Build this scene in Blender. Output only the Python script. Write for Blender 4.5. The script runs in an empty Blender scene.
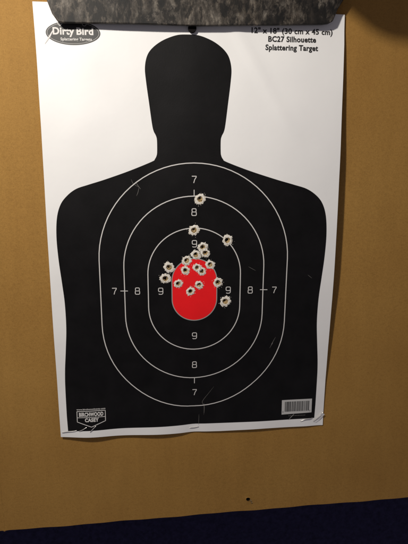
import bpy, bmesh, math, random
from mathutils import Vector
from mathutils.geometry import delaunay_2d_cdt
S = bpy.context.scene
C = S.collection
MM = 0.001
rnd = random.Random(7)

# ---------------------------------------------------------------- camera
cam = bpy.data.objects.new('camera', bpy.data.cameras.new('camera'))
C.objects.link(cam)
cam.location = (-37.33*MM, -513.58*MM, 69.22*MM)
cam.rotation_euler = (1.36772, -0.00148, -0.092476)
cam.data.sensor_fit = 'VERTICAL'
cam.data.sensor_height = 36
cam.data.lens = 31.765
cam.data.clip_start = 0.02
cam.data.clip_end = 50
S.camera = cam

# ---------------------------------------------------------------- light
world = bpy.data.worlds.new("World")
S.world = world
world.use_nodes = True
bg = world.node_tree.nodes['Background']
bg.inputs[0].default_value = (0.96, 0.90, 1.0, 1)
bg.inputs[1].default_value = 0.16

LAMP = (-330, -470, 475)
ld = bpy.data.lights.new('room_lamp', 'AREA')
ld.shape = 'DISK'
ld.size = 0.052
ld.energy = 5.3
ld.color = (1.0, 0.945, 0.85)
lo = bpy.data.objects.new('room_lamp', ld)
C.objects.link(lo)
lo.location = Vector(LAMP)*MM
lo.rotation_euler = (Vector((-30, 0, 60))*MM - lo.location).to_track_quat('-Z', 'Y').to_euler()

S.view_settings.view_transform = 'Standard'
S.view_settings.look = 'None'
S.view_settings.exposure = 0
S.view_settings.gamma = 1

# ---------------------------------------------------------------- materials
def mat(name, col, rough=0.6, spec=0.5):
    m = bpy.data.materials.new(name)
    m.use_nodes = True
    b = m.node_tree.nodes['Principled BSDF']
    b.inputs['Base Color'].default_value = (*col, 1)
    b.inputs['Roughness'].default_value = rough
    b.inputs['Specular IOR Level'].default_value = spec
    return m

def N(m, t): return m.node_tree.nodes.new(t)
def L(m, a, b): m.node_tree.links.new(a, b)
def coords(m, scale=(1, 1, 1), rot=(0, 0, 0)):
    g = N(m, 'ShaderNodeNewGeometry'); mp = N(m, 'ShaderNodeMapping')
    mp.inputs['Scale'].default_value = scale
    mp.inputs['Rotation'].default_value = rot
    L(m, g.outputs['Position'], mp.inputs['Vector'])
    return mp.outputs[0]
def noise(m, vec, scale, detail=4, rough=0.55, dist=0.0):
    n = N(m, 'ShaderNodeTexNoise')
    n.inputs['Scale'].default_value = scale
    n.inputs['Detail'].default_value = detail
    n.inputs['Roughness'].default_value = rough
    n.inputs['Distortion'].default_value = dist
    L(m, vec, n.inputs['Vector'])
    return n.outputs['Fac']
def ramp(m, fac, stops):
    r = N(m, 'ShaderNodeValToRGB')
    e = r.color_ramp.elements
    while len(e) < len(stops): e.new(0.5)
    for k, (p, c) in enumerate(stops):
        e[k].position = p; e[k].color = (*c, 1)
    L(m, fac, r.inputs['Fac'])
    return r.outputs['Color']
def bump(m, fac, strength, dist=0.001):
    b = N(m, 'ShaderNodeBump')
    b.inputs['Strength'].default_value = strength
    b.inputs['Distance'].default_value = dist
    L(m, fac, b.inputs['Height'])
    p = m.node_tree.nodes['Principled BSDF']
    L(m, b.outputs[0], p.inputs['Normal'])
def mix(m, a, b, fac, mode='MULTIPLY'):
    x = N(m, 'ShaderNodeMix'); x.data_type = 'RGBA'; x.blend_type = mode
    for s, v in ((0, fac), (6, a), (7, b)):
        if isinstance(v, (int, float)): x.inputs[s].default_value = v
        elif isinstance(v, tuple): x.inputs[s].default_value = (*v, 1)
        else: L(m, v, x.inputs[s])
    return x.outputs[2]
def base(m, sock): L(m, sock, m.node_tree.nodes['Principled BSDF'].inputs['Base Color'])

def cardboard():
    m = mat('kraft_cardboard', (.4, .26, .1), 0.75, 0.25)
    big = noise(m, coords(m, (1, 1, 1)), 9, 3)
    fib = noise(m, coords(m, (1.3, 1, 1.7)), 210, 5, 0.65, 0.6)
    fine = noise(m, coords(m), 900, 3, 0.7)
    c = ramp(m, big, [(0.3, (.318, .165, .038)), (0.7, (.362, .196, .048))])
    c = mix(m, c, ramp(m, fib, [(0.32, (.76, .73, .68)), (0.50, (1, 1, 1)), (0.72, (1.14, 1.15, 1.18))]), 0.4)
    c = mix(m, c, ramp(m, fine, [(0.3, (.80, .78, .75)), (0.6, (1.02, 1.02, 1.02))]), 0.9)
    st = noise(m, coords(m, (1, 1, .12)), 75, 3, 0.6)
    c = mix(m, c, ramp(m, st, [(0.35, (.92, .91, .89)), (0.65, (1.03, 1.03, 1.03))]), 0.5)
    # sparse dark flecks of recycled fibre
    fl = noise(m, coords(m, (1, 1, 1.8)), 420, 2, 0.5)
    c = mix(m, c, ramp(m, fl, [(0.26, (.62, .56, .5)), (0.31, (1, 1, 1))]), 0.7)
    base(m, c)
    bump(m, fib, 0.14, 0.0005)
    return m
CARD = cardboard()

def paper_mat():
    m = mat('target_paper', (.8, .8, .8), 0.5, 0.4)
    n = noise(m, coords(m), 14, 4)
    base(m, ramp(m, n, [(0.3, (.785, .772, .770)), (0.7, (.82, .808, .80))]))
    bump(m, noise(m, coords(m), 30, 3), 0.25, 0.001)
    return m
PAPER = paper_mat()

def ink(name, col, rough, var=0.25, spec=.5):
    m = mat(name, col, rough, spec)
    n = noise(m, coords(m), 45, 5, 0.6)
    lo_ = tuple(c*(1-var) for c in col); hi = tuple(c*(1+var) for c in col)
    base(m, ramp(m, n, [(0.3, lo_), (0.7, hi)]))
    f = noise(m, coords(m), 700, 2)
    bump(m, f, 0.12, 0.0003)
    return m
BLACK = ink('black_ink', (.0046, .0041, .0045), 0.5, 0.35, 0.17)
RED = ink('red_ink', (.86, .010, .014), 0.5, 0.05, 0.25)
WHITE = mat('white_ink', (.62, .60, .58), 0.55)
GREY = mat('grey_ink', (.30, .29, .28), 0.55)
LOGO_BLACK = mat('logo_black', (.016, .015, .015), 0.5)
def chip_mat():
    m = mat('flaked_paper', (.8, .75, .66), 0.85, 0.15)
    n = noise(m, coords(m), 650, 4, 0.7)
    base(m, ramp(m, n, [(0.34, (.40, .34, .27)), (0.47, (.70, .65, .57)), (0.62, (.82, .79, .73))]))
    bump(m, n, 0.5, 0.0006)
    return m
CHIP = chip_mat()
def torn_mat():
    m = mat('torn_fibre', (.35, .24, .12), 0.9, 0.1)
    n = noise(m, coords(m), 900, 3, 0.7)
    base(m, ramp(m, n, [(0.38, (.07, .04, .018)), (0.62, (.56, .41, .21))]))
    return m
TORN = torn_mat()
BARE = mat('barcode_white', (.50, .49, .48), 0.5)
SCR = mat('scratch_white', (.15, .14, .13), 0.7)
STEEL = mat('staple_steel', (.72, .70, .67), 0.32); STEEL.node_tree.nodes['Principled BSDF'].inputs['Metallic'].default_value = 0.75
RUBBER = mat('dark_rubber', (.005, .004, .004), 0.8, 0.1)

def camo():
    m = mat('bark_camouflage', (.1, .09, .08), 0.6, 0.35)
    a = noise(m, coords(m, (1.5, 1, 0.75), (0, 0.22, 0)), 95, 8, 0.74, 0.2)
    b = noise(m, coords(m, (1.7, 1, 0.9), (0, -0.3, 0)), 60, 5, 0.68, 0.3)
    big = noise(m, coords(m, (1.1, 1, .8), (0, .5, 0)), 27, 7, 0.7, 0.25)
    c1 = ramp(m, a, [(0.40, (.016, .013, .011)), (0.47, (.038, .033, .028)), (0.54, (.072, .065, .058)), (0.64, (.165, .152, .135))])
    c2 = ramp(m, b, [(0.43, (.10, .085, .075)), (0.475, (.70, .66, .62)), (0.56, (1, 1, 1))])
    c3 = ramp(m, big, [(0.455, (.11, .085, .07)), (0.485, (.85, .80, .75)), (0.62, (1.2, 1.12, 1.02))])
    base(m, mix(m, mix(m, c1, c2, 0.95), c3, 0.95))
    bump(m, a, 0.3, 0.0006)
    return m
CAMO = camo()
def navy():
    m = mat('navy_backdrop', (.02, .018, .06), 0.85, 0.2)
    n = noise(m, coords(m), 130, 7, 0.75)
    base(m, ramp(m, n, [(0.3, (.005, .004, .020)), (0.7, (.024, .021, .068))]))
    bump(m, noise(m, coords(m), 350, 3), 0.5, 0.001)
    return m
NAVY = navy()
METAL = mat('dull_metal', (.10, .10, .10), 0.5); METAL.node_tree.nodes['Principled BSDF'].inputs['Metallic'].default_value = 0.6

# ---------------------------------------------------------------- helpers
def link(name, me, m, parent=None):
    o = bpy.data.objects.new(name, me)
    if m is not None: me.materials.append(m)
    C.objects.link(o)
    if parent is not None:
        o.parent = parent
        loc = Vector((0, 0, 0)); p = parent
        while p is not None:
            loc += p.location; p = p.parent
        # mesh data is in world millimetres*MM: shift it into the parent's space
        for v in me.vertices: v.co -= loc
    return o
def tag(o, label=None, cat=None, group=None, kind=None):
    for k, v in (('label', label), ('category', cat), ('group', group), ('kind', kind)):
        if v: o[k] = v
def thing(name, loc, label, cat, group=None):
    o = bpy.data.objects.new(name, None); C.objects.link(o)
    o.location = Vector(loc)*MM; o.empty_display_size = .02
    tag(o, label, cat, group)
    return o
def mesh(verts, faces, name, smooth=False):
    me = bpy.data.meshes.new(name)
    me.from_pydata([tuple(c*MM for c in v) for v in verts], [], faces)
    me.update()
    if smooth:
        for p in me.polygons: p.use_smooth = True
    return me

def ss(t):
    t = min(1, max(0, t)); return t*t*(3-2*t)
def h(x, z):
    """stand-off of the paper from the board (mm)"""
    a = ss((x+152.5)/305); V = z+228.5
    b = math.sin(math.pi*min(1, max(0, (V-60)/380)))
    c = 2.5 + 9*a*b + 2.5*(1-a)*b
    # bottom edge lifts between the staples
    low = 1-ss(V/70)
    c += low*(4.0*math.exp(-((x+118)/26)**2) + 3.0*math.exp(-((x+45)/34)**2) + 0.8*math.exp(-((x-60)/40)**2))
    c -= low*1.3*(math.exp(-((x-150)/12)**2) + math.exp(-((x+2)/10)**2))
    # faint waves and handling creases
    c += 0.42*math.sin(x/23+z/41+.6)*math.sin(z/31-x/67) + 0.16*math.sin(x/11.0-z/17.0)*math.sin(x/37+z/29+1)
    top = ss((V-290)/120)
    c += top*0.5*math.sin((x*0.8+z)/15.0)*math.exp(-((x+90)/60)**2)
    c += top*0.9*math.exp(-((x-95+0.6*(z-120))/7)**2)
    return c
def on_paper(x, z, off=0.0): return (x, -(h(x, z)+off), z)

def inside(p, poly):
    x, y = p; c = False; n = len(poly)
    for i in range(n):
        x1, y1 = poly[i]; x2, y2 = poly[i-1]
        if (y1 > y) != (y2 > y) and x < (x2-x1)*(y-y1)/(y2-y1)+x1: c = not c
    return c
def dens(poly, step=3.0, closed=True):
    out = []
    n = len(poly)
    for i in range(n if closed else n-1):
        a = poly[i]; b = poly[(i+1) % n]
        k = max(1, int(math.hypot(b[0]-a[0], b[1]-a[1])/step))
        for j in range(k): out.append((a[0]+(b[0]-a[0])*j/k, a[1]+(b[1]-a[1])*j/k))
    if not closed: out.append(poly[-1])
    return out
def smooth_path(pts, n=6, closed=False):
    out = []
    m = len(pts)
    for i in range(m if closed else m-1):
        p = [pts[(i+k) % m] if closed else pts[min(m-1, max(0, i+k))] for k in (-1, 0, 1, 2)]
        for j in range(n):
            t = j/n
            out.append(tuple(0.5*((2*p[1][d])+(-p[0][d]+p[2][d])*t+(2*p[0][d]-5*p[1][d]+4*p[2][d]-p[3][d])*t*t+(-p[0][d]+3*p[1][d]-3*p[2][d]+p[3][d])*t**3) for d in range(len(pts[0]))))
    if not closed: out.append(pts[-1])
    return out
def sheet(name, outer, holes, grid, pos, thick=0):
    """triangulated sheet with real holes cut in it; pos(x, z) gives the 3D point"""
    vs, es = [], []
    for lp in [outer]+holes:
        s = len(vs); vs += lp; n = len(lp)
        es += [(s+i, s+(i+1) % n) for i in range(n)]
    x0 = min(p[0] for p in outer); x1 = max(p[0] for p in outer)
    y0 = min(p[1] for p in outer); y1 = max(p[1] for p in outer)
    y = y0+grid/2; r = 0; mg = grid*.55
    while y < y1:
        x = x0+grid/2+(r % 2)*grid/2
        while x < x1:
            if inside((x, y), outer) and not any(inside((x, y), q) for q in holes) and all(math.hypot(q[0]-x, q[1]-y) > mg for q in outer): vs.append((x, y))
            x += grid
        y += grid*0.87; r += 1
    v, e, f, *_ = delaunay_2d_cdt([Vector(p) for p in vs], es, [], 0, 1e-5)
    keep = []
    for t in f:
        cx = sum(v[i].x for i in t)/3; cy = sum(v[i].y for i in t)/3
        A, B, D = v[t[0]], v[t[1]], v[t[2]]
        area = abs((B-A).cross(D-A)); el = max((B-A).length, (D-B).length, (A-D).length)
        if area/el < 0.04 and el > 2.0: continue
        if inside((cx, cy), outer) and not any(inside((cx, cy), q) for q in holes): keep.append(tuple(t))
    me = mesh([pos(p.x, p.y) for p in v], keep, name, True)
    bm = bmesh.new(); bm.from_mesh(me)
    bmesh.ops.delete(bm, geom=[q for q in bm.verts if not q.link_faces], context='VERTS')
    for fc in bm.faces:
        if fc.normal.y > 0: fc.normal_flip()
    if thick:
        d = Vector((0, thick*MM, 0))
        front = list(bm.faces); rim = [(e.verts[0], e.verts[1]) for e in bm.edges if e.is_boundary]
        bk = {q: bm.verts.new(q.co+d) for q in list(bm.verts)}
        for fc in front: bm.faces.new([bk[q] for q in reversed(fc.verts)]).smooth = True
        for a, b in rim:
            bm.faces.new([bm.verts.new(a.co), bm.verts.new(b.co), bm.verts.new(b.co+d), bm.verts.new(a.co+d)])
    bm.to_mesh(me); bm.free()
    return me
def strip(pts, w, off, closed=False, skip=None, taper=False):
    """ribbon of width w lying on the paper"""
    n = len(pts); V, F = [], []
    for i, p in enumerate(pts):
        a = pts[i-1] if (i > 0 or closed) else p
        b = pts[(i+1) % n] if (i < n-1 or closed) else p
        dx, dy = b[0]-a[0], b[1]-a[1]; l = math.hypot(dx, dy) or 1
        ww = w*(0.25+0.75*math.sin(math.pi*i/(n-1))) if taper else w
        nx, ny = -dy/l*ww/2, dx/l*ww/2
        V += [on_paper(p[0]+nx, p[1]+ny, off), on_paper(p[0]-nx, p[1]-ny, off)]
    for i in range(n if closed else n-1):
        j = (i+1) % n
        if skip and skip(((pts[i][0]+pts[j][0])/2, (pts[i][1]+pts[j][1])/2)): continue
        F.append((2*i, 2*j, 2*j+1, 2*i+1))
    return V, F
def strips(name, lines, w, off, m, parent, closed=False, taper=False):
    V, F = [], []
    for l in lines:
        l = dens(l, 2.0, closed)
        a, b = strip(l, w, off, closed, None, taper)
        s = len(V); V += a; F += [tuple(i+s for i in f) for f in b]
    return link(name, mesh(V, F, name), m, parent)
def text(name, s, cx, cz, width, height, off, m, parent, bold=0.0, align='CENTER', shear=0):
    cu = bpy.data.curves.new(name, 'FONT')
    cu.body = s; cu.size = 1; cu.align_x = 'LEFT'; cu.offset = bold; cu.resolution_u = 3; cu.shear = shear
    cu.space_character = 1+bold*1.6
    t = bpy.data.objects.new(name+'_tmp', cu); C.objects.link(t)
    dg = bpy.context.evaluated_depsgraph_get(); dg.update()
    me = bpy.data.meshes.new_from_object(t.evaluated_get(dg))
    bpy.data.objects.remove(t)
    xs = [v.co.x for v in me.vertices]; 
    x0, x1 = min(xs), max(xs)
    cap = 0.70
    for v in me.vertices:
        X = cx+((v.co.x-x0)/(x1-x0)-0.5)*width; Z = cz+(v.co.y/cap-0.5)*height
        v.co = Vector(on_paper(X, Z, off))*MM
    me.name = name
    return link(name, me, m, parent)
def tube(pts, r, name, seg=8):
    V, F = [], []
    n = len(pts)
    P = [Vector(p) for p in pts]
    for i, p in enumerate(P):
        d = (P[min(n-1, i+1)]-P[max(0, i-1)]).normalized()
        u = d.cross(Vector((0, 1, 0)));
        if u.length < .1: u = d.cross(Vector((1, 0, 0)))
        u.normalize(); w = d.cross(u)
        for k in range(seg):
            a = 2*math.pi*k/seg; V.append(tuple(p+u*math.cos(a)*r+w*math.sin(a)*r))
    for i in range(n-1):
        for k in range(seg):
            F.append((i*seg+k, i*seg+(k+1) % seg, (i+1)*seg+(k+1) % seg, (i+1)*seg+k))
    F += [tuple(range(seg))[::-1], tuple((n-1)*seg+k for k in range(seg))]
    return mesh(V, F, name, True)

# ---------------------------------------------------------------- shots: x, z, halo radius
HOLES = [(5.3, 42.6, 5.9), (-1.0, 10.1, 5.9), (34.7, -.9, 5.9), (8.3, -8.1, 5.5), (10.9, -14.4, 5.2), (.9, -16.4, 5.3),
         (-8.9, -22.6, 5.4), (-27.8, -29.7, 6.0), (-32.0, -41.9, 5.9), (-10.4, -33.3, 5.0), (2.4, -30.5, 4.8),
         (7.2, -34.4, 4.9), (16.3, -27.3, 5.2), (-18.1, -47.8, 4.9), (4.4, -49.6, 4.7), (-5.0, -56.6, 4.9),
         (25.0, -47.2, 5.5), (33.3, -68.8, 6.2)]
def blob(x, z, r, n, amp, rg):
    ph = [rg.uniform(0, 6.28) for _ in range(3)]
    return [(x+math.cos(2*math.pi*k/n)*r*(1+amp*(.6*math.sin(2*2*math.pi*k/n+ph[0])+.5*math.sin(3*2*math.pi*k/n+ph[1])+.4*math.sin(7*2*math.pi*k/n+ph[2]))),
             z+math.sin(2*math.pi*k/n)*r*(1+amp*(.6*math.sin(2*2*math.pi*k/n+ph[0])+.5*math.sin(3*2*math.pi*k/n+ph[1])+.4*math.sin(7*2*math.pi*k/n+ph[2])))) for k in range(n)]
cuts = [blob(x, z, r*.50, 24, .07, random.Random(i)) for i, (x, z, r) in enumerate(HOLES)]

# ---------------------------------------------------------------- setting: dark backdrop
bd = mesh([(-2500, 160, -1600), (2500, 160, -1600), (2500, 160, 1600), (-2500, 160, 1600)], [(0, 1, 2, 3)], 'wall')
tag(link('wall', bd, NAVY), kind='structure')

# ---------------------------------------------------------------- cardboard
def board_edge():
    out = []
    x = -340.0
    while x <= 360:
        z = -347.4+0.0215*(x+340)+.35*math.sin(x/19)+.25*math.sin(x/7.3+1)
        out.append((x, z)); x += 5
    return out
be = board_edge()
outer = be + dens([(360, -332), (360, 420)], 10, False)[1:] + dens([(360, 420), (-340, 420)], 10, False)[1:] + dens([(-340, 420), (-340, -347.4)], 10, False)[1:-1]
bh = []
for i, (x, z, r) in enumerate(HOLES):
    rg = random.Random(50+i)
    bh.append(blob(x+.1+rg.uniform(-.5, .3), z+rg.uniform(-.2, .5), 1.55, 14, .14, rg))
bh.append(blob(65.1, -322.4, 2.15, 18, .10, random.Random(4)))
def board_pos(x, z):
    y = 0.25*math.sin(x/90)+.2*math.sin(z/70+x/130)
    y -= 0.9*math.exp(-((x+226.5+0.012*(z+300))/1.2)**2)*ss((-190-z)/90)      # scored fold near the left edge
    for (hx, hz, q, s) in ((65.1, -322.4, 3.4, .5),):
        d = math.hypot(x-hx, z-hz); y -= s*math.exp(-((d-2.2)/1.1)**2)
    return (x, y, z)
board_me = sheet('cardboard_panel', outer, bh, 7.0, board_pos, 4)
board = thing('cardboard_backing', (0, 0, -347), 'brown kraft cardboard sheet standing behind the paper target, pierced by one bare hole below it', 'cardboard')
bo = link('panel', board_me, CARD, board)
# fold ridge as fine geometry is too coarse in the sheet: a thin raised seam
V, F = [], []
zz = -345.5
rows = []
while zz < -205:
    f = ss((-205-zz)/40)
    xc = -226.2-0.010*(zz+300)+.12*math.sin(zz/6)
    rows.append([(xc-1.6, .25, zz), (xc-.4, -.02-.55*f, zz), (xc+.5, -.02-.5*f, zz), (xc+1.7, .25, zz)]); zz += 2
for r_ in rows: V += r_
for i in range(len(rows)-1):
    for k in range(3): F.append((i*4+k, i*4+k+1, i*4+k+5, i*4+k+4))
link('fold', mesh(V, F, 'fold', True), CARD, board)
# torn rim of the bare bullet hole
def torn_flakes(cx, cz, rg, n, r0, r1, a0, a1, base_y):
    V, F = [], []
    for k in range(n):
        a = rg.uniform(a0, a1); r = rg.uniform(r0, r1); s = rg.uniform(.45, 1.1)
        x, z = cx+math.cos(a)*r, cz+math.sin(a)*r
        b = len(V); m_ = rg.randint(4, 6)
        for j in range(m_):
            t = 2*math.pi*j/m_+rg.uniform(-.3, .3)
            V.append((x+math.cos(t)*s*rg.uniform(.6, 1.1), base_y-rg.uniform(.1, .7), z+math.sin(t)*s*rg.uniform(.5, 1.0)))
        F.append(tuple(range(b, b+m_)))
    return mesh(V, F, 'torn_edge')
bhp = link('bullet_hole', mesh([], [], 'bullet_hole'), None, None)
bpy.data.objects.remove(bhp)
def ring_mesh(cx, cz, loops, pos):
    """loops: list of (points, offset)"""
    V, F = [], []
    n = len(loops[0][0])
    for pts, off in loops:
        V += [pos(x, z, off) for x, z in pts]
    for i in range(len(loops)-1):
        for k in range(n):
            a, b = i*n+k, i*n+(k+1) % n
            F.append((a, b, b+n, a+n))
    return V, F
rg = random.Random(4)
l0 = blob(65.1, -322.4, 2.15, 18, .10, random.Random(4))
l1 = [(65.1+(x-65.1)*1.18, -322.4+(z+322.4)*1.18) for x, z in l0]
l2 = [(65.1+(x-65.1)*rg.uniform(1.3, 1.7), -322.4+(z+322.4)*rg.uniform(1.3, 1.7)) for x, z in l0]
V, F = ring_mesh(65.1, -322.4, [(l0, -.6), (l0, .15), (l1, .3), (l2, .02)], lambda x, z, o: (x, board_pos(x, z)[1]-o, z))
hole_o = link('bullet_hole', mesh(V, F, 'bullet_hole', True), CARD, board)
link('torn_edge', torn_flakes(68.0, -324.2, random.Random(9), 8, .2, 2.2, -1.6, 1.0, -.2), TORN, hole_o)
link('torn_edge', torn_flakes(69.4, -327.0, random.Random(12), 4, .1, 1.2, -2.4, .6, -.2), TORN, hole_o)

BORE_DARK = mat('painted_bore_shade', (.006, .004, .003), 0.95, 0.05)  # near-black liner colour: paints the shade inside the bare hole
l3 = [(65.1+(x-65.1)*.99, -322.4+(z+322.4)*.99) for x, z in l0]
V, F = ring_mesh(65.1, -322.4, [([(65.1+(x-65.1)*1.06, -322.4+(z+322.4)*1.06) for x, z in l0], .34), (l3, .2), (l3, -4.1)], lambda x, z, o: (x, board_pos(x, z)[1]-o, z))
link('shaded_bore', mesh(V, F, 'shaded_bore', True), BORE_DARK, hole_o)

# ---------------------------------------------------------------- paper target
T = thing('paper_target', (0, -2, -227), 'white paper target with black torso silhouette and many bullet holes, stapled on cardboard', 'shooting target')
po = [(-153.2, -225.2), (-86, -226.4), (-17.6, -227.2), (29.4, -227.6), (83, -226.6), (153.8, -226.9), (153.6, -168), (153.4, -126), (153.8, -68), (153.6, 11), (153.2, 62), (153.2, 102), (153.2, 198), (152.4, 226), (0, 228), (-153.8, 228.6), (-153.0, 164), (-152.9, 112), (-153.3, 43), (-153.7, -77), (-153.6, -169)]
po = dens(po, 4)
pm = sheet('sheet', po, cuts, 5.0, lambda x, z: on_paper(x, z, 0), .25)
paper = link('sheet', pm, PAPER, T)

half = [(0, 203.3), (9, 202.9), (17.5, 200.6), (27, 196.3), (35.5, 190.0), (40.8, 182.6), (43.2, 171.5), (42.3, 158), (39.8, 138), (37.3, 118), (35.8, 111), (33.6, 106.5), (32.6, 102), (32.6, 91), (33.2, 86.8), (35.0, 83.4), (38.6, 80.6), (62, 71.6), (88, 63.0), (107, 57.4), (120, 53.2), (130, 46.4), (137.2, 37.5), (141.6, 24), (143.3, 4), (142.6, -20), (140.6, -45), (139.0, -68), (139.0, -96), (141, -121), (143.3, -145), (144.2, -166), (144.2, -200)]
half = smooth_path(half, 6) + [(143.7, -217.2)]
X0 = -0.9
def axis(z): return X0-4.9*ss((z-42)/44)      # the print leans a little to the left towards the head
sil = dens([(axis(z)+x, z) for x, z in half] + [(axis(z)-x, z) for x, z in half[::-1][:-1]], 3)
# slight wander of the printed bottom edge
sil = [(x, z+(0.0 if z > -215 else .5*(x/144))) for x, z in sil]
so = link('silhouette', sheet('silhouette', sil, cuts, 5.0, lambda x, z: on_paper(x, z, .12)), BLACK, T)

def stadium(cx, cz, w, hh, n=30):
    s = hh-w; pts = []
    for k in range(n+1):
        a = math.pi*k/n; pts.append((cx+w*math.cos(a), cz+s+w*math.sin(a)))
    pts += dens([pts[-1], (cx-w, cz-s)], 3, False)[1:-1]
    for k in range(n+1):
        a = math.pi+math.pi*k/n; pts.append((cx+w*math.cos(a), cz-s+w*math.sin(a)))
    pts += dens([pts[-1], (cx+w, cz+s)], 3, False)[1:-1]
    return pts
def in_cut(p): return any(math.hypot(p[0]-x, p[1]-z) < r*.55 for x, z, r in HOLES)
for cx, cz, w, hh, lab in ((-.6, -57.4, 100.9, 136.9, 'outermost thin white scoring ring'), (-.6, -56.6, 75.3, 102.4, 'second thin white scoring ring'), (-.6, -55.9, 50.0, 68.3, 'third thin white scoring ring'), (-.6, -55.2, 24.4, 34.7, 'white outline round the red centre')):
    V, F = strip(dens(stadium(cx, cz, w, hh, 40), 1.3), 1.0, .24, True, in_cut)
    r_ = link('scoring_ring', mesh(V, F, 'scoring_ring'), WHITE if w > 30 else GREY, T)
    r_['label'] = lab
link('red_centre', sheet('red_centre', stadium(-.6, -55.2, 24.1, 34.4), cuts, 5.0, lambda x, z: on_paper(x, z, .19)), RED, T)

def arc(cx, cz, rx, rz, a0, a1, n=10):
    return [(cx+rx*math.cos(math.radians(a0+(a1-a0)*k/n)), cz+rz*math.sin(math.radians(a0+(a1-a0)*k/n))) for k in range(n+1)]
def rbox(cx, cz, w, hh, c):
    p = []
    for sx, sz, a in ((1, 1, 0), (-1, 1, 90), (-1, -1, 180), (1, -1, 270)):
        p += arc(cx+sx*(w-c), cz+sz*(hh-c), c, c, a, a+90, 4)
    return p+[p[0]]
def numeral(d, x, z):
    if d == '7': L_ = [[(x-2.3, z+3.3), (x+2.4, z+3.3), (x+2.3, z+2.6), (x+.6, z-.2), (x-.4, z-3.6)]]
    if d == '8': L_ = [rbox(x, z+1.8, 2.1, 1.7, .9), rbox(x, z-1.75, 2.35, 1.85, 1.0)]
    if d == '9': L_ = [rbox(x, z+1.5, 2.35, 2.0, 1.1), [(x+2.35, z+1.5), (x+2.35, z-2.2), (x+1.9, z-3.0), (x+1.2, z-3.5), (x-1.4, z-3.5), (x-2.1, z-2.9)]]
    o = strips('numeral', L_, .82, .27, WHITE, T)
for d, x, z in (('7', -.8, 62.8), ('8', -.9, 29.2), ('9', -.6, -4.4), ('7', -86.9, -55.3), ('8', -62.2, -55.5), ('9', -37.2, -56.0),
                ('9', 36.3, -56.0), ('8', 60.6, -56.2), ('7', 87.2, -56.6), ('9', -.6, -108.2), ('8', -.6, -143), ('7', -.6, -177.2)):
    numeral(d, x, z)
for l in ([(-.8, 52.3), (-.8, 45.9)], [(-80.4, -55.2), (-72.4, -55.3)], [(71.4, -56), (79.6, -56.2)], [(-.6, -159), (-.6, -166)]):
    strips('tick_mark', [l], .8, .27, WHITE, T)

# bullet holes
for i, (x, z, r) in enumerate(HOLES):
    rg = random.Random(200+i)
    n = 72
    cut = blob(x, z, r*.50, 24, .07, random.Random(i))
    def rad(k, cutpts=cut):
        a = 2*math.pi*k/n; j = k*24/n; j0 = int(j) % 24; j1 = (j0+1) % 24; t = j-int(j)
        px = cutpts[j0][0]*(1-t)+cutpts[j1][0]*t; pz = cutpts[j0][1]*(1-t)+cutpts[j1][1]*t
        return px, pz
    inner = [rad(k) for k in range(n)]
    lobes = [rg.uniform(0, 6.28) for _ in range(4)]
    outl, midl = [], []
    for k in range(n):
        a = 2*math.pi*k/n
        f = .93+.07*math.sin(2*a+lobes[0])+.05*math.sin(5*a+lobes[1])+.05*math.sin(9*a+lobes[2])
        spike = rg.uniform(-.05, .08) + (rg.uniform(.05, .2) if rg.random() < .13 else 0)
        ro = r*(f+spike)
        outl.append((x+math.cos(a)*ro, z+math.sin(a)*ro))
        rm = r*(.62+rg.uniform(-.03, .03))
        midl.append((x+math.cos(a)*rm, z+math.sin(a)*rm))
    # flaked white ring, its inner lip curled up; each later shot lies over the earlier one
    lift = .30+.012*i
    V, F = ring_mesh(x, z, [(inner, lift-.25), (inner, lift+.25), (midl, lift+.38), (outl, lift-.03)], lambda a, b, o: on_paper(a, b, o))
    # a few loose crumbs of flaked ink around the shot
    for _ in range(rg.randint(6, 11)):
        a = rg.uniform(0, 6.28); d = r*rg.uniform(.98, 1.3); s = rg.uniform(.12, .3)
        b = len(V); cx, cz = x+math.cos(a)*d, z+math.sin(a)*d
        for t in range(4): V.append(on_paper(cx+math.cos(a+t*1.57)*s*(2 if t % 2 == 0 else .7), cz+math.sin(a+t*1.57)*s*(2 if t % 2 == 0 else .7), lift))
        F.append((b, b+1, b+2, b+3))
    ho = link('bullet_hole', mesh(V, F, 'bullet_hole'), CHIP, T)
    # torn funnel of brown fibre pushed inwards through the hole
    ox, oz = rg.uniform(-1.0, .3), rg.uniform(-.3, .9); op = rg.uniform(.30, .60)
    rim = [(x+(p[0]-x)*1.06, z+(p[1]-z)*1.06) for p in inner]
    a1 = [(x+(p[0]-x)*.80+ox*.3, z+(p[1]-z)*.80+oz*.3) for p in inner]
    a2 = []
    for k, p in enumerate(inner):
        s = op+.09*math.sin(k*6.2832/n*3+lobes[3])+.07*math.sin(k*6.2832/n*7+lobes[1])+rg.uniform(-.06, .06)
        a2.append((x+(p[0]-x)*s+ox, z+(p[1]-z)*s+oz))
    V, F = ring_mesh(x, z, [(rim, .12), (a1, -.15), (a2, -1.1)], lambda a, b, o: on_paper(a, b, o))
    link('torn_edge', mesh(V, F, 'torn_edge'), TORN, ho)

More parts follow.
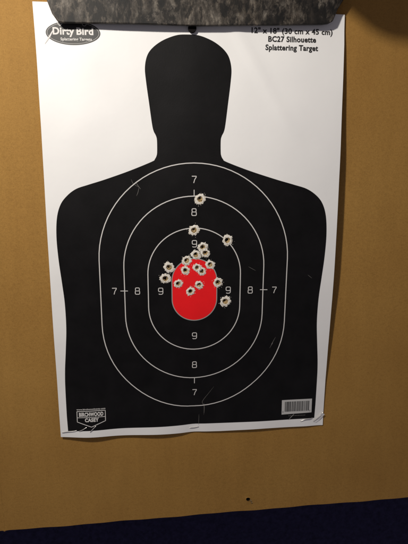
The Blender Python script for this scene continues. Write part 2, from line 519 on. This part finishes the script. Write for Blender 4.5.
# printed oval brand mark, top left
def ell(cx, cz, a, b, n=64): return [(cx+a*math.cos(2*math.pi*k/n), cz+b*math.sin(2*math.pi*k/n)) for k in range(n)]
lx, lz = -117.2, 201.7
lg = link('oval_logo', sheet('oval_logo', ell(lx, lz, 26.0, 10.9), [], 5, lambda x, z: on_paper(x, z, .12)), LOGO_BLACK, T)
V, F = strip(ell(lx, lz, 24.6, 9.7), .5, .2, True)
link('outline', mesh(V, F, 'outline'), GREY, lg)
text('lettering', 'Dirty', -126.3, 203.4, 20.5, 6.2, .24, WHITE, lg, .035)
text('lettering', 'Bird', -105.9, 203.4, 16.0, 6.2, .24, WHITE, lg, .035)
text('lettering', 'Splattering Targets', -114.5, 196.2, 30.0, 2.5, .24, WHITE, lg, .02)
V, F = strip([(-144.6, 191.5), (-139.5, 198.5), (-134.4, 206.6)], 1.5, .26, False, None, True)
link('streak', mesh(V, F, 'streak'), WHITE, lg)
strips('crosshair', [ell(-129.3, 210.2, 1.9, 1.9, 20)+[(-127.4, 210.2)], [(-129.3, 212.6), (-129.3, 207.6)]], .5, .27, WHITE, lg)
strips('crosshair', [ell(-106.2, 210.0, 1.9, 1.9, 20)+[(-104.3, 210.0)]], .5, .27, GREY, lg)

# heading lines, top right
text('printed_text', '12" x 18" (30 cm x 45 cm)', 99.0, 209.0, 83, 5.1, .15, LOGO_BLACK, T, .028)
text('printed_text', 'BC27 Silhouette', 99.0, 201.3, 49, 5.1, .15, LOGO_BLACK, T, .036)
text('printed_text', 'Splattering Target', 98.8, 193.3, 54, 5.1, .15, LOGO_BLACK, T, .036)

# maker's shield, bottom left
sh = strips('shield_emblem', [[(-133.6, -194.2), (-102.2, -194.2), (-102.2, -206.6), (-117.9, -213.0), (-133.6, -206.6), (-133.6, -194.2)]], .75, .22, WHITE, T)
strips('dividing_line', [[(-133.4, -201.6), (-102.4, -201.6)]], .6, .22, WHITE, sh)
text('lettering', 'BIRCHWOOD', -117.9, -198.0, 27.0, 4.3, .24, WHITE, sh, .045)
text('lettering', 'CASEY', -117.3, -204.7, 15.5, 4.0, .24, WHITE, sh, .045)
text('web_address', 'www.birchwoodcasey.com', -118.0, -191.9, 32.0, 1.6, .22, WHITE, T, .02)

# barcode, bottom right
bc = link('barcode', sheet('barcode', dens([(102.4, -210.0), (138.9, -209.2), (138.7, -191.5), (102.4, -191.8)], 4), [], 5, lambda x, z: on_paper(x, z, .2)), BARE, T)
V, F = [], []
x = 106.0; rg = random.Random(3)
while x < 135.6:
    w = rg.choice([.35, .35, .7, .7, 1.05])
    zb = -206.6
    b = len(V); V += [on_paper(x, zb, .28), on_paper(x+w, zb, .28), on_paper(x+w, -194.0, .28), on_paper(x, -194.0, .28)]; F.append((b, b+1, b+2, b+3))
    x += w+rg.choice([.35, .35, .45, .7])
link('bars', mesh(V, F, 'bars'), LOGO_BLACK, bc)
for xx in (104.0, 136.6):
    strips('digit_mark', [[(xx, -205.6), (xx, -207.6)]], .5, .28, LOGO_BLACK, bc)
strips('fine_print', [[(111+k*1.9, -212.1), (112.2+k*1.9, -212.1)] for k in range(11)], .7, .22, SCR, T)

# scratches in the ink
for pts, w, m_ in (([(88.2, -118.2), (86.8, -121.6)], .8, GREY), ([(91.2, -112), (88.6, -117.2), (87, -121), (85, -125.5)], .45, SCR),
                ([(-61.2, 60.5), (-58, 55.5), (-56, 53)], .45, SCR), ([(-60.5, 46), (-58.8, 50), (-57.8, 54.5)], .4, SCR), ([(-65.5, 63), (-63.4, 58.5), (-58, 55)], .3, SCR),
                ([(22, -171), (15, -180), (10, -186.5), (8.4, -190.4), (10.4, -195), (10.2, -206)], .35, SCR), ([(10.3, -191), (10.8, -197), (10.5, -204)], .4, SCR),
                ([(4.6, -205), (4.2, -219)], .3, SCR), ([(58, -30), (66, -34.5)], .3, SCR), ([(124, -40), (129, -44)], .3, SCR),
                ([(104, -213.5), (110.5, -208), (118, -205.6)], .0, SCR)):
    if w: strips('scratch', [dens(smooth_path(pts, 5), 2, False)], w, .21, m_, T, False, True)
strips('scratch', [dens([(111.0, -217.2), (116.2, -211.5), (118.3, -209.2)], 1, False)], .7, .32, GREY, T, False, True)

# tiny tear where the lower right staple has pulled
V = [on_paper(a, b, o) for a, b, o in ((140.8, -220.5, .4), (147.5, -214.6, 2.0), (151.8, -209.8, 2.4), (155.2, -212.4, 1.2), (150.0, -219.0, .8), (144.6, -223.4, .3))]
link('torn_tab', mesh(V, [(0, 1, 4, 5), (1, 2, 3, 4)], 'torn_tab'), PAPER, T)
V, F = strip([(140.5, -220.8), (147.2, -214.6), (151.8, -209.4), (155.6, -212.2), (150.4, -219.0), (144.8, -223.8)], .45, 1.4, False)

# ---------------------------------------------------------------- staples (each a bent wire driven through the paper)
def staple(pts, label, group='staples along the lower edge of the paper target'):
    P = [on_paper(a, b, o) for a, b, o in pts]
    e0 = (P[0][0]+.2, 3.0, P[0][2]); e1 = (P[-1][0]-.2, 3.0, P[-1][2])
    me = tube([e0, (P[0][0], P[0][1]+.5, P[0][2])]+smooth_path(P, 4)+[(P[-1][0], P[-1][1]+.5, P[-1][2]), e1], .42, 'staple')
    o = bpy.data.objects.new('staple', me); me.materials.append(STEEL); C.objects.link(o)
    c = sum((v.co for v in me.vertices), Vector())/len(me.vertices)
    for v in me.vertices: v.co -= c
    o.location = c
    tag(o, label, 'staple', group)
staple([(-151.2, -219.6, .5), (-145, -218.0, 1.0), (-138.5, -217.4, .9), (-134.8, -216.8, .5)], 'long bright staple in the bottom left corner of the paper')
staple([(-131.8, -217.6, .4), (-127.4, -215.2, 1.2), (-123.8, -213.2, .5)], 'short bright staple just under the left side of the shield emblem')
staple([(-119.6, -218.8, .4), (-116.8, -215.6, .9), (-113.2, -212.2, .4)], 'steep staple under the tip of the shield emblem')
staple([(-6.4, -221.8, .4), (-1.5, -221.6, .8), (4.0, -221.0, .4)], 'small staple in the middle of the bottom edge of the paper')
staple([(126.0, -219.8, .4), (131.2, -217.4, 1.0), (136.6, -217.0, 1.0), (140.2, -216.6, .4)], 'dull crooked staple below the barcode')
staple([(142.0, -221.2, .4), (148.8, -214.4, 1.9), (152.6, -210.2, 1.2)], 'bright slanted staple with a torn paper tab in the bottom right corner')

# ---------------------------------------------------------------- camouflage clamp bar across the top
CB = thing('clamp_bar', (0, -10, 208), 'bark camouflage bar clamped over the top edge of the paper target', 'clamp bar')
pts = [(-131.0, 209.6), (-129.0, 207.9), (-125.5, 207.2), (-60, 208.0), (4.6, 209.0), (70, 211.4), (127, 213.6), (133.5, 214.6), (137.6, 217.4), (139.6, 222), (141.8, 228), (146.8, 236), (153, 246), (153, 300), (-150, 300), (-145, 250), (-138.6, 227), (-134.6, 214.5)]
def prism(name, poly, y0, y1, bev, m, parent, seg=3):
    n = len(poly)
    V = [(x, y0, z) for x, z in poly]+[(x, y1, z) for x, z in poly]
    F = [tuple(range(n)), tuple(range(2*n-1, n-1, -1))]+[(i, i+n, (i+1) % n+n, (i+1) % n) for i in range(n)]
    me = mesh(V, F, name)
    bm = bmesh.new(); bm.from_mesh(me); bmesh.ops.recalc_face_normals(bm, faces=bm.faces)
    if bev: bmesh.ops.bevel(bm, geom=[e for e in bm.edges if abs(e.verts[0].co.y-e.verts[1].co.y) < 1e-7], offset=bev*MM, segments=seg, affect='EDGES', profile=.5)
    bm.to_mesh(me); bm.free()
    for p in me.polygons: p.use_smooth = len(p.vertices) < 10
    return link(name, me, m, parent)
prism('bar', [(x, z+(1.6 if x < 0 and z < 215 else .6 if z < 215 else 0)) for x, z in pts], -11.0, -6.5, .7, CAMO, CB)
kn = [(-2.0+4.1*math.cos(2*math.pi*k/28), 208.4+4.1*math.sin(2*math.pi*k/28)) for k in range(28)]
prism('screw_head', kn, -6.4, -3.6, .4, RUBBER, CB)

# ---------------------------------------------------------------- unseen plate added above the picture to shade the upper right of the cardboard
CASTER = thing('shadow_caster', (60, -120, 252), 'dark metal plate added out of view above the clamp bar to cast a shadow', 'shadow caster')
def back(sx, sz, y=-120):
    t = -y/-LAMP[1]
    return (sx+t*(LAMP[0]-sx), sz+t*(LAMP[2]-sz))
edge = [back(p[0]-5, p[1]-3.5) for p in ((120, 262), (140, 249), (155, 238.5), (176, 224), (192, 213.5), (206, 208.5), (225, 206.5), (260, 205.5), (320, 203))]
prism('plate', edge+[(220, 262), (220, 330), (edge[0][0], 330)], -123, -117, 1.0, METAL, CASTER)
prism('arm', [(40, 300), (90, 300), (90, 328), (40, 328)], -116.5, -2, 1.0, METAL, CASTER)
